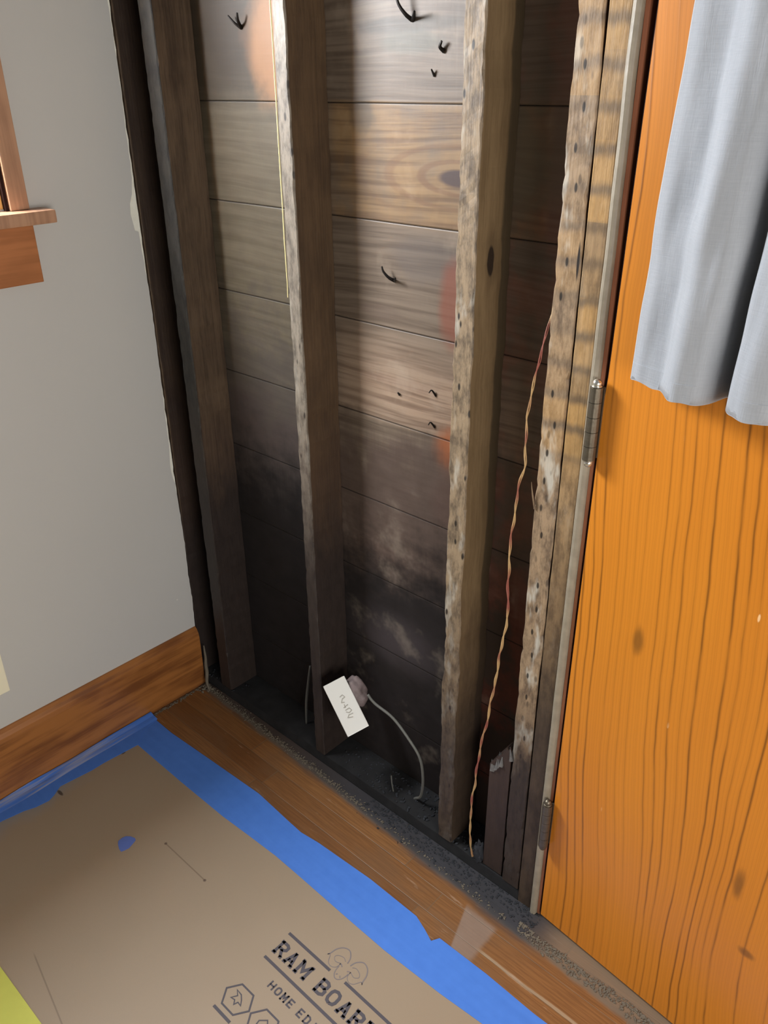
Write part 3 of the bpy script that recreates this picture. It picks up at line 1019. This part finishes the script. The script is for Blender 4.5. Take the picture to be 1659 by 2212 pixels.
bm = bmesh.new()
wr_ = [[(0.004, -0.026), (-0.004, -0.028), (-0.007, -0.021), (0.001, -0.019), (0.006, -0.012), (-0.001, -0.010)],
       [(-0.006, -0.002), (0.007, 0.001)], [(0.002, -0.006), (0.003, 0.003)],
       [(0.006, 0.008), (-0.005, 0.007), (-0.008, 0.014), (0.0, 0.017), (0.006, 0.012)],
       [(-0.008, 0.022), (0.003, 0.021), (0.008, 0.026), (-0.004, 0.030)]]
for s_ in wr_:
    stroke(bm, s_, 0.0016, 0.0074, 0.0081)
link('pressed_lettering', bm, M['emboss'], jbx)
bm = bmesh.new()
bmesh.ops.create_icosphere(bm, subdivisions=4, radius=1.0)
for v in bm.verts:
    n = mnoise.noise(v.co*1.6)*0.22+mnoise.noise(v.co*5)*0.07
    v.co = Vector((v.co.x*0.026, v.co.y*0.036, v.co.z*0.022))*(1+n)
    v.co += Vector((0.0, 0.0, 0.0))
# right-hand side of the box in the photo
sd = 1 if side.dot(r2) > 0 else -1
bmesh.ops.translate(bm, verts=bm.verts, vec=(sd*0.038, -0.020, -0.018))
link('putty_lump', bm, M['putty'], jbx, smooth=True)

cab = tube([(0.672, 0.018, 0.305), (0.691, 0.022, 0.286), (0.743, 0.028, 0.268), (0.792, 0.030, 0.230), (0.824, 0.033, 0.188), (0.833, 0.034, 0.125), (0.822, 0.040, 0.062), (0.802, 0.046, 0.036), (0.790, 0.05, 0.020)], 0.0034, 8)
tag(link('curved_cable', cab, M['cable'], None, (0.79, 0.05, 0.03), smooth=True), 'thin grey cable curving from the white plastic box down to the sole plate', 'cable')
cab = tube([(0.422, 0.060, 0.234), (0.412, 0.058, 0.17), (0.402, 0.056, 0.10), (0.401, 0.052, 0.028)], lambda t: 0.0026+0.0014*math.sin(t*PI), 8)
tag(link('cable_stub', cab, M['cable'], None, (0.401, 0.052, 0.03), smooth=True), 'short straight grey cable standing up from the sole plate left of the box', 'cable')
cab = tube([(0.735, 0.030, 0.078), (0.739, 0.028, 0.055), (0.742, 0.030, 0.029)], 0.0016, 6)
tag(link('wire_end', cab, M['cable'], None, (0.742, 0.03, 0.03)), 'tiny bare wire end poking up inside the loop of the curving cable', 'wire')
# tall thin twisted wire
wp = [(1.0845, 0.020, 1.31), (1.0850, 0.006, 1.27), (1.080, -0.003, 1.225), (1.064, -0.002, 1.114), (1.066, -0.002, 1.032), (1.0545, -0.002, 0.95), (1.0505, -0.002, 0.875),
      (1.0505, -0.002, 0.817), (1.054, -0.002, 0.697), (1.041, -0.002, 0.582), (1.027, -0.002, 0.457), (1.011, -0.002, 0.334), (1.000, -0.002, 0.205), (0.999, -0.001, 0.103), (1.006, 0.004, 0.032)]
bm = bmesh.new()
dens = []
for i in range(len(wp)-1):
    a, b = Vector(wp[i]), Vector(wp[i+1])
    n = max(2, int((b-a).length/0.010))
    for k in range(n):
        dens.append(a.lerp(b, k/n))
dens.append(Vector(wp[-1]))
for ph in (0, PI):
    tube([p+Vector((math.cos(i*0.75+ph), math.sin(i*0.75+ph), 0))*0.0013+Vector((mnoise.noise(p*25), 0, 0))*0.004 for i, p in enumerate(dens)],
         lambda t: 0.0009+0.0006*min(1, t*2.2), 6, bm)
tag(link('twisted_wire', bm, M['copper'], None, (1.006, 0.004, 0.03), smooth=True), 'long thin copper-coloured twisted wire hanging in the dark bay left of the door', 'wire')

# ------------------------------------------------------------------ floor covering
board = bx(0.03, 3.0, -2.9, -0.215, 0.0004, 0.0016)
fb = tag(link('floor_protection_board', board, M['board'], None, (1.5, -1.5, 0.0)), 'brown fibreboard sheet covering the floor, printed with grey lettering', 'floor board')


def off(bm):
    bmesh.ops.translate(bm, verts=bm.verts, vec=-fb.location)
    return bm


ZI, ZJ = 0.0012, 0.0020
bm = bmesh.new()
stroke(bm, [(0.822, -0.391), (0.9455, -0.391)], 0.0062, ZI, ZJ)
stroke(bm, [(0.9855, -0.3885), (1.30, -0.391)], 0.0062, ZI, ZJ)
stroke(bm, [(0.823, -0.4595), (1.30, -0.4595)], 0.0062, ZI, ZJ)
link('printed_rules', off(bm), M['ink'], fb)
LET = {  # strokes on a unit box, x 0..1, y 0..1, with slab serifs
    'R': [[(0.18, 0), (0.18, 1)], [(0.18, 0.94), (0.66, 0.94), (0.86, 0.84), (0.86, 0.62), (0.66, 0.50), (0.18, 0.50)], [(0.5, 0.5), (0.88, 0.04)], [(0, 0.05), (0.38, 0.05)], [(0, 0.95), (0.3, 0.95)], [(0.74, 0.05), (1.02, 0.05)]],
    'A': [[(0.16, 0.02), (0.50, 0.98)], [(0.50, 0.98), (0.84, 0.02)], [(0.28, 0.34), (0.72, 0.34)], [(0, 0.05), (0.34, 0.05)], [(0.66, 0.05), (1.0, 0.05)]],
    'M': [[(0.14, 0), (0.14, 1)], [(0.16, 0.96), (0.50, 0.36), (0.84, 0.96)], [(0.86, 0), (0.86, 1)], [(0, 0.05), (0.30, 0.05)], [(0.70, 0.05), (1, 0.05)], [(0, 0.95), (0.2, 0.95)], [(0.8, 0.95), (1, 0.95)]],
    'B': [[(0.18, 0), (0.18, 1)], [(0.05, 0.95), (0.64, 0.95), (0.84, 0.84), (0.84, 0.64), (0.66, 0.52), (0.18, 0.52)], [(0.66, 0.52), (0.90, 0.40), (0.90, 0.17), (0.66, 0.05), (0.05, 0.05)]],
    'O': [[(0.5, 0.06), (0.22, 0.14), (0.12, 0.32), (0.12, 0.68), (0.22, 0.86), (0.5, 0.94), (0.78, 0.86), (0.88, 0.68), (0.88, 0.32), (0.78, 0.14), (0.5, 0.06)]],
    'D': [[(0.18, 0), (0.18, 1)], [(0.05, 0.94), (0.58, 0.94), (0.86, 0.76), (0.86, 0.24), (0.58, 0.06), (0.05, 0.06)]],
    'H': [[(0.12, 0), (0.12, 1)], [(0.88, 0), (0.88, 1)], [(0.12, 0.5), (0.88, 0.5)]],
    'E': [[(0.9, 0.07), (0.14, 0.07), (0.14, 0.93), (0.9, 0.93)], [(0.14, 0.5), (0.8, 0.5)]],
    'I': [[(0.5, 0), (0.5, 1)]], 'T': [[(0.5, 0), (0.5, 1)], [(0.05, 0.93), (0.95, 0.93)]],
    'N': [[(0.12, 0), (0.12, 1), (0.88, 0), (0.88, 1)]],
}


def word(bm, txt, x, y, h, adv, w, wd):
    for ch in txt:
        if ch == ' ':
            x += adv*0.55
            continue
        k = 1.25 if ch == 'M' and wd > 0.02 else 1.0
        for s_ in LET[ch]:
            stroke(bm, [(x+a*wd*k, y+b*h) for a, b in s_], w, ZI, ZJ)
        x += adv*k


bm = bmesh.new()
word(bm, 'RAM BOARD', 0.825, -0.4415, 0.0315, 0.0318, 0.0066, 0.0265)
link('printed_lettering', off(bm), M['ink'], fb)
bm = bmesh.new()
word(bm, 'HOME EDITION', 0.8755, -0.4985, 0.0165, 0.0183, 0.0034, 0.0138)
link('printed_small_lettering', off(bm), M['ink'], fb)


def curve_pts(P, n=6, cyc=False):
    P = [Vector(p) for p in P]
    out = []
    N = len(P)
    for i in range(N if cyc else N-1):
        g4 = (P[(i-1) % N] if cyc or i else P[0], P[i], P[(i+1) % N], P[(i+2) % N] if cyc or i+2 < N else P[-1])
        p0, p1, p2, p3 = g4
        for k in range(n):
            t = k/n
            out.append(0.5*((2*p1)+(-p0+p2)*t+(2*p0-5*p1+4*p2-p3)*t*t+(-p0+3*p1-3*p2+p3)*t**3))
    if not cyc:
        out.append(P[-1])
    return [(p.x, p.y) for p in out]


# emblem: a horned ram's head drawn in line
bm = bmesh.new()
W_ = 0.0020
cxr = 0.9655
right = [(0.004, -0.0010), (0.008, 0.012), (0.020, 0.022), (0.034, 0.018), (0.043, 0.006), (0.046, -0.008), (0.049, -0.014)]
horn2 = [(0.049, -0.014), (0.044, -0.011), (0.036, -0.024), (0.026, -0.028), (0.016, -0.022), (0.014, -0.010)]
for sgn in (-1, 1):
    T = lambda L: [(cxr+sgn*a, -0.3555+b) for a, b in L]
    stroke(bm, curve_pts(T(right)), 0.0024, ZI, ZJ)
    stroke(bm, curve_pts(T(horn2)), 0.0013, ZI, ZJ)
    stroke(bm, curve_pts(T([(0.010, -0.001), (0.018, 0.003), (0.030, -0.001), (0.034, -0.008), (0.026, -0.014), (0.014, -0.010)])), 0.0013, ZI, ZJ)
    stroke(bm, curve_pts(T([(0.007, -0.014), (0.012, -0.011), (0.015, -0.013)])), 0.0022, ZI, ZJ)
    stroke(bm, curve_pts(T([(0.013, -0.016), (0.012, -0.026), (0.009, -0.034), (0.004, -0.039), (0.0, -0.040)])), 0.0018, ZI, ZJ)
    stroke(bm, T([(0.003, -0.030), (0.006, -0.033)]), 0.0020, ZI, ZJ)
link('printed_ram_emblem', off(bm), M['ink_light'], fb)

# hexagonal marks
bm = bmesh.new()


def hexa(cx, cy, R, w):
    stroke(bm, [(cx+R*math.cos(a*PI/3), cy+R*0.86*math.sin(a*PI/3)) for a in range(6)], w, ZI, ZJ, cyc=True)


hexa(0.8536, -0.5542, 0.0345, 0.0036)
hexa(0.9285, -0.5545, 0.0345, 0.0036)
hexa(1.0035, -0.5548, 0.0345, 0.0036)
for (sx, pts) in ((0.8536, [(-0.013, -0.006), (-0.004, -0.004), (0.002, -0.011), (0.005, -0.003), (0.014, -0.004), (0.007, 0.004), (-0.002, 0.011), (-0.016, 0.012), (-0.006, 0.005)]),
                  (0.9285, [(-0.010, -0.010), (0.010, -0.010), (0.012, 0.002), (0.0, 0.013), (-0.012, 0.002)]),
                  (1.0035, [(0.0, -0.013), (0.011, -0.002), (0.007, 0.009), (0.0, 0.013), (-0.007, 0.009), (-0.011, -0.002)])):
    stroke(bm, [(sx+a, -0.5545+b) for a, b in pts], 0.0024, ZI, ZJ, cyc=True)
for k in range(3):
    stroke(bm, [(0.828+k*0.075, -0.5930), (0.878+k*0.075, -0.5930)], 0.0060, ZI, ZJ)
link('printed_hexagon_marks', off(bm), M['ink'], fb)

# painter's tape
tr_out = [(0.018, -0.2005), (0.060, -0.2025), (0.127, -0.2035), (0.30, -0.1935), (0.4766, -0.1840), (0.60, -0.1925), (0.6462, -0.1950), (0.70, -0.1880), (0.8585, -0.1790), (0.9965, -0.1805), (1.030, -0.1925), (1.0565, -0.2040), (1.066, -0.1870),
          (1.185, -0.1850), (1.298, -0.1885), (1.5, -0.184), (1.8, -0.185)]
tr_in = [(1.8, -0.262), (1.5, -0.266), (1.2364, -0.271), (1.1411, -0.2790), (0.9985, -0.2850), (0.8891, -0.2840), (0.75, -0.2815), (0.6522, -0.2805), (0.56, -0.285), (0.4662, -0.2905), (0.30, -0.2925), (0.1023, -0.2921), (0.018, -0.290)]
bm = prism(tr_out+tr_in, 0.0018, 0.0024, 'z')
tag(link('painters_tape', bm, M['tape'], None, (0.9, -0.24, 0.0018)), 'long blue painter\'s tape strip between the brown board and the bare floor strip', 'tape', 'blue tape strips round the brown board')
tl = [(0.022, -0.1975), (0.052, -0.2000), (0.058, -0.235), (0.070, -0.262), (0.0985, -0.2901), (0.095, -0.330), (0.0895, -0.391), (0.0900, -0.424), (0.085, -0.465), (0.0795, -0.509), (0.096, -0.535), (0.103, -0.552),
      (0.098, -0.585), (0.088, -0.61), (0.078, -0.66), (0.072, -0.80), (0.074, -1.0), (0.074, -2.0), (0.0175, -2.0), (0.0175, -0.8), (0.0175, -0.4), (0.0175, -0.22)]
bm = prism(tl, 0.0025, 0.0031, 'z')
tp = tag(link('painters_tape', bm, M['tape'], None, (0.05, -0.6, 0.0025)), 'blue painter\'s tape strip with a torn dusty edge along the brown baseboard', 'tape', 'blue tape strips round the brown board')
# lifted fold running along the tape against the baseboard
bm = bmesh.new()
fl = [(-0.198-i*0.012) for i in range(100)]
sweep(lambda y: [(0.0178, y, 0.0031), (0.0200, y, 0.012+mnoise.noise(Vector((0, y*8, 0)))*0.003), (0.0245, y, 0.011), (0.034, y, 0.0070+mnoise.noise(Vector((4, y*10, 0)))*0.002), (0.044, y, 0.0052+mnoise.noise(Vector((8, y*9, 0)))*0.001), (0.051+mnoise.noise(Vector((8, y*6, 3)))*0.004, y, 0.0031)], fl, close=False, bm=bm)
bmesh.ops.translate(bm, verts=bm.verts, vec=-tp.location)
g = G('dusty_blue_tape')
x, y, z = g.pos()
n = g.noise(g.vec(x*160, y*7, z*90), 1.0, 3, 0.6)
n2 = g.noise(g.vec(x*12, y*5, 0.0), 1.0, 2)
o = link('raised_fold', bm, g.done(g.mix(g.step(n*0.6+n2*0.4, 0.42, 0.60)*g.step(y, -0.24, -0.34), rgb(78, 126, 214), rgb(148, 158, 190)), 0.6, 0.3), tp)
o['label'] = 'dusty pale blue raised fold'
sc = [(0.342, -0.503), (0.3405, -0.492), (0.343, -0.4836), (0.352, -0.476), (0.3642, -0.4718), (0.370, -0.4735), (0.3721, -0.478), (0.3786, -0.497), (0.3765, -0.508), (0.3735, -0.5155), (0.364, -0.5145), (0.350, -0.509)]
tag(link('tape_scrap', prism(sc, 0.0017, 0.0025, 'z'), mat_simple('faded_blue_tape', rgb(98, 122, 198), 0.6, 0.3, 0, 40, 0.1), None, (0.358, -0.495, 0.0017)), 'small torn scrap of blue tape alone on the brown board', 'tape scrap')

# yellow-green sheet
tag(link('yellow_sheet', bx(0.08, 0.90, -1.45, -0.837, 0.0018, 0.006, bev=0.001), M['yellow'], None, (0.475, -1.14, 0.0018)), 'yellow-green sheet lying on the brown board at the lower left corner of the photo', 'sheet')

# cream cover plate on the left wall
pl = empty('wall_plate', (0.0, -0.626, 0.354))
tag(pl, 'cream plastic wall plate on the grey wall above the baseboard', 'wall plate')
link('plate', bx(0.0, 0.006, -0.085, 0.0855, -0.060, 0.078, bev=0.002), M['cream'], pl)
link('socket_face', bx(0.005, 0.0075, -0.045, -0.010, -0.035, 0.05, bev=0.001), M['white'], pl)

# ------------------------------------------------------------------ crumbs
def crumbs(name, spots, mat, label, cat):
    bm = bmesh.new()
    for (x, y, z, r, fl_) in spots:
        mtx = Matrix.Translation((x, y, z)) @ Matrix.Rotation(random.uniform(0, PI), 4, 'Z') @ Matrix.Diagonal((r*random.uniform(0.8, 1.9), r*random.uniform(0.6, 1.1), r*fl_, 1))
        res = bmesh.ops.create_icosphere(bm, subdivisions=1, radius=1.0, matrix=mtx)
        for v in res['verts']:
            v.co += Vector((random.uniform(-1, 1), random.uniform(-1, 1), random.uniform(-0.5, 0.5)))*r*0.25
            v.co.z = max(v.co.z, 0.0002)
    return tag(link(name, bm, mat), label, cat, kind='stuff')


sp = []
for i in range(1300):
    x = random.uniform(0.02, 1.14)
    ln = -0.013-x*0.040
    y = ln+abs(random.gauss(0, 0.006))*random.choice((1, 1, -0.6))
    if x > 0.72 and random.random() < 0.75:
        continue
    sp.append((x, min(y, -0.003), 0.001, random.uniform(0.0007, 0.0024), 0.6))
for i in range(1100):
    x = random.uniform(1.17, 1.85)
    ln = -0.049-max(0, (x-1.4))*0.07
    y = ln+mnoise.noise(Vector((x*14, 0, 0)))*0.008+random.gauss(0, 0.0035)+random.choice((0, 0, -0.014))
    sp.append((x, y, 0.001, random.uniform(0.0008, 0.0030), 0.6))
for i in range(170):
    y = random.uniform(-0.20, -0.01)
    sp.append((0.024+abs(random.gauss(0, 0.005)), y, 0.001, random.uniform(0.001, 0.003), 0.7))
for i in range(60):
    sp.append((0.03+abs(random.gauss(0, 0.016)), -0.008-abs(random.gauss(0, 0.012)), 0.003, random.uniform(0.002, 0.005), 1.0))
crumbs('plaster_crumbs', sp, M['debris'], 'pale plaster crumbs and dust strewn along the foot of the open wall', 'rubble')
sp = []
for i in range(500):
    x = random.uniform(0.70, 1.20)
    y = -0.002-abs(random.gauss(0, 0.022))
    sp.append((x, y, 0.001, random.uniform(0.0007, 0.0026), 0.7))
crumbs('soot_crumbs', sp, M['debris_dark'], 'dark sooty grit on the floor at the feet of the last studs', 'grit')
sp = []
for i in range(260):
    x = random.uniform(0.55, 1.06)
    y = random.uniform(0.006, 0.09)
    sp.append((x, y, 0.031, random.uniform(0.001, 0.0028)*(1.5 if x > 0.72 else 1.0), 0.8))
for i in range(60):
    sp.append((random.uniform(0.02, 0.16), random.uniform(0.0, 0.05), 0.032, random.uniform(0.001, 0.003), 0.8))
crumbs('charred_crumbs', sp, M['debris_dark'], 'grey charred crumbs lying on the sooty sole plate between the studs', 'rubble')
# lumps of grey plaster key
bm = bmesh.new()
bmesh.ops.create_icosphere(bm, subdivisions=3, radius=1.0)
for v in bm.verts:
    n = mnoise.noise(v.co*2.2)*0.45
    v.co = Vector((v.co.x*0.014, v.co.y*0.009, v.co.z*0.034))*(1+n)+Vector((1.022, 0.008, 0.055))
tag(link('mortar_chunk', bm, M['debris_dark'], None, (1.022, 0.008, 0.031)), 'blue grey lump of plaster standing at the bottom end of the twisted wire', 'plaster lump')
# curled plaster slivers at the corner
bm = bmesh.new()
tube([(0.024, 0.0, 0.135), (0.030, -0.004, 0.09), (0.036, -0.010, 0.055), (0.048, -0.018, 0.022), (0.066, -0.024, 0.004)], lambda t: 0.0035*(0.5+math.sin(t*PI)), 6, bm, 0.004)
tag(link('plaster_sliver', bm, M['debris'], None, (0.05, -0.02, 0.0)), 'pale curved plaster sliver in the corner where baseboard and open wall meet', 'plaster sliver')
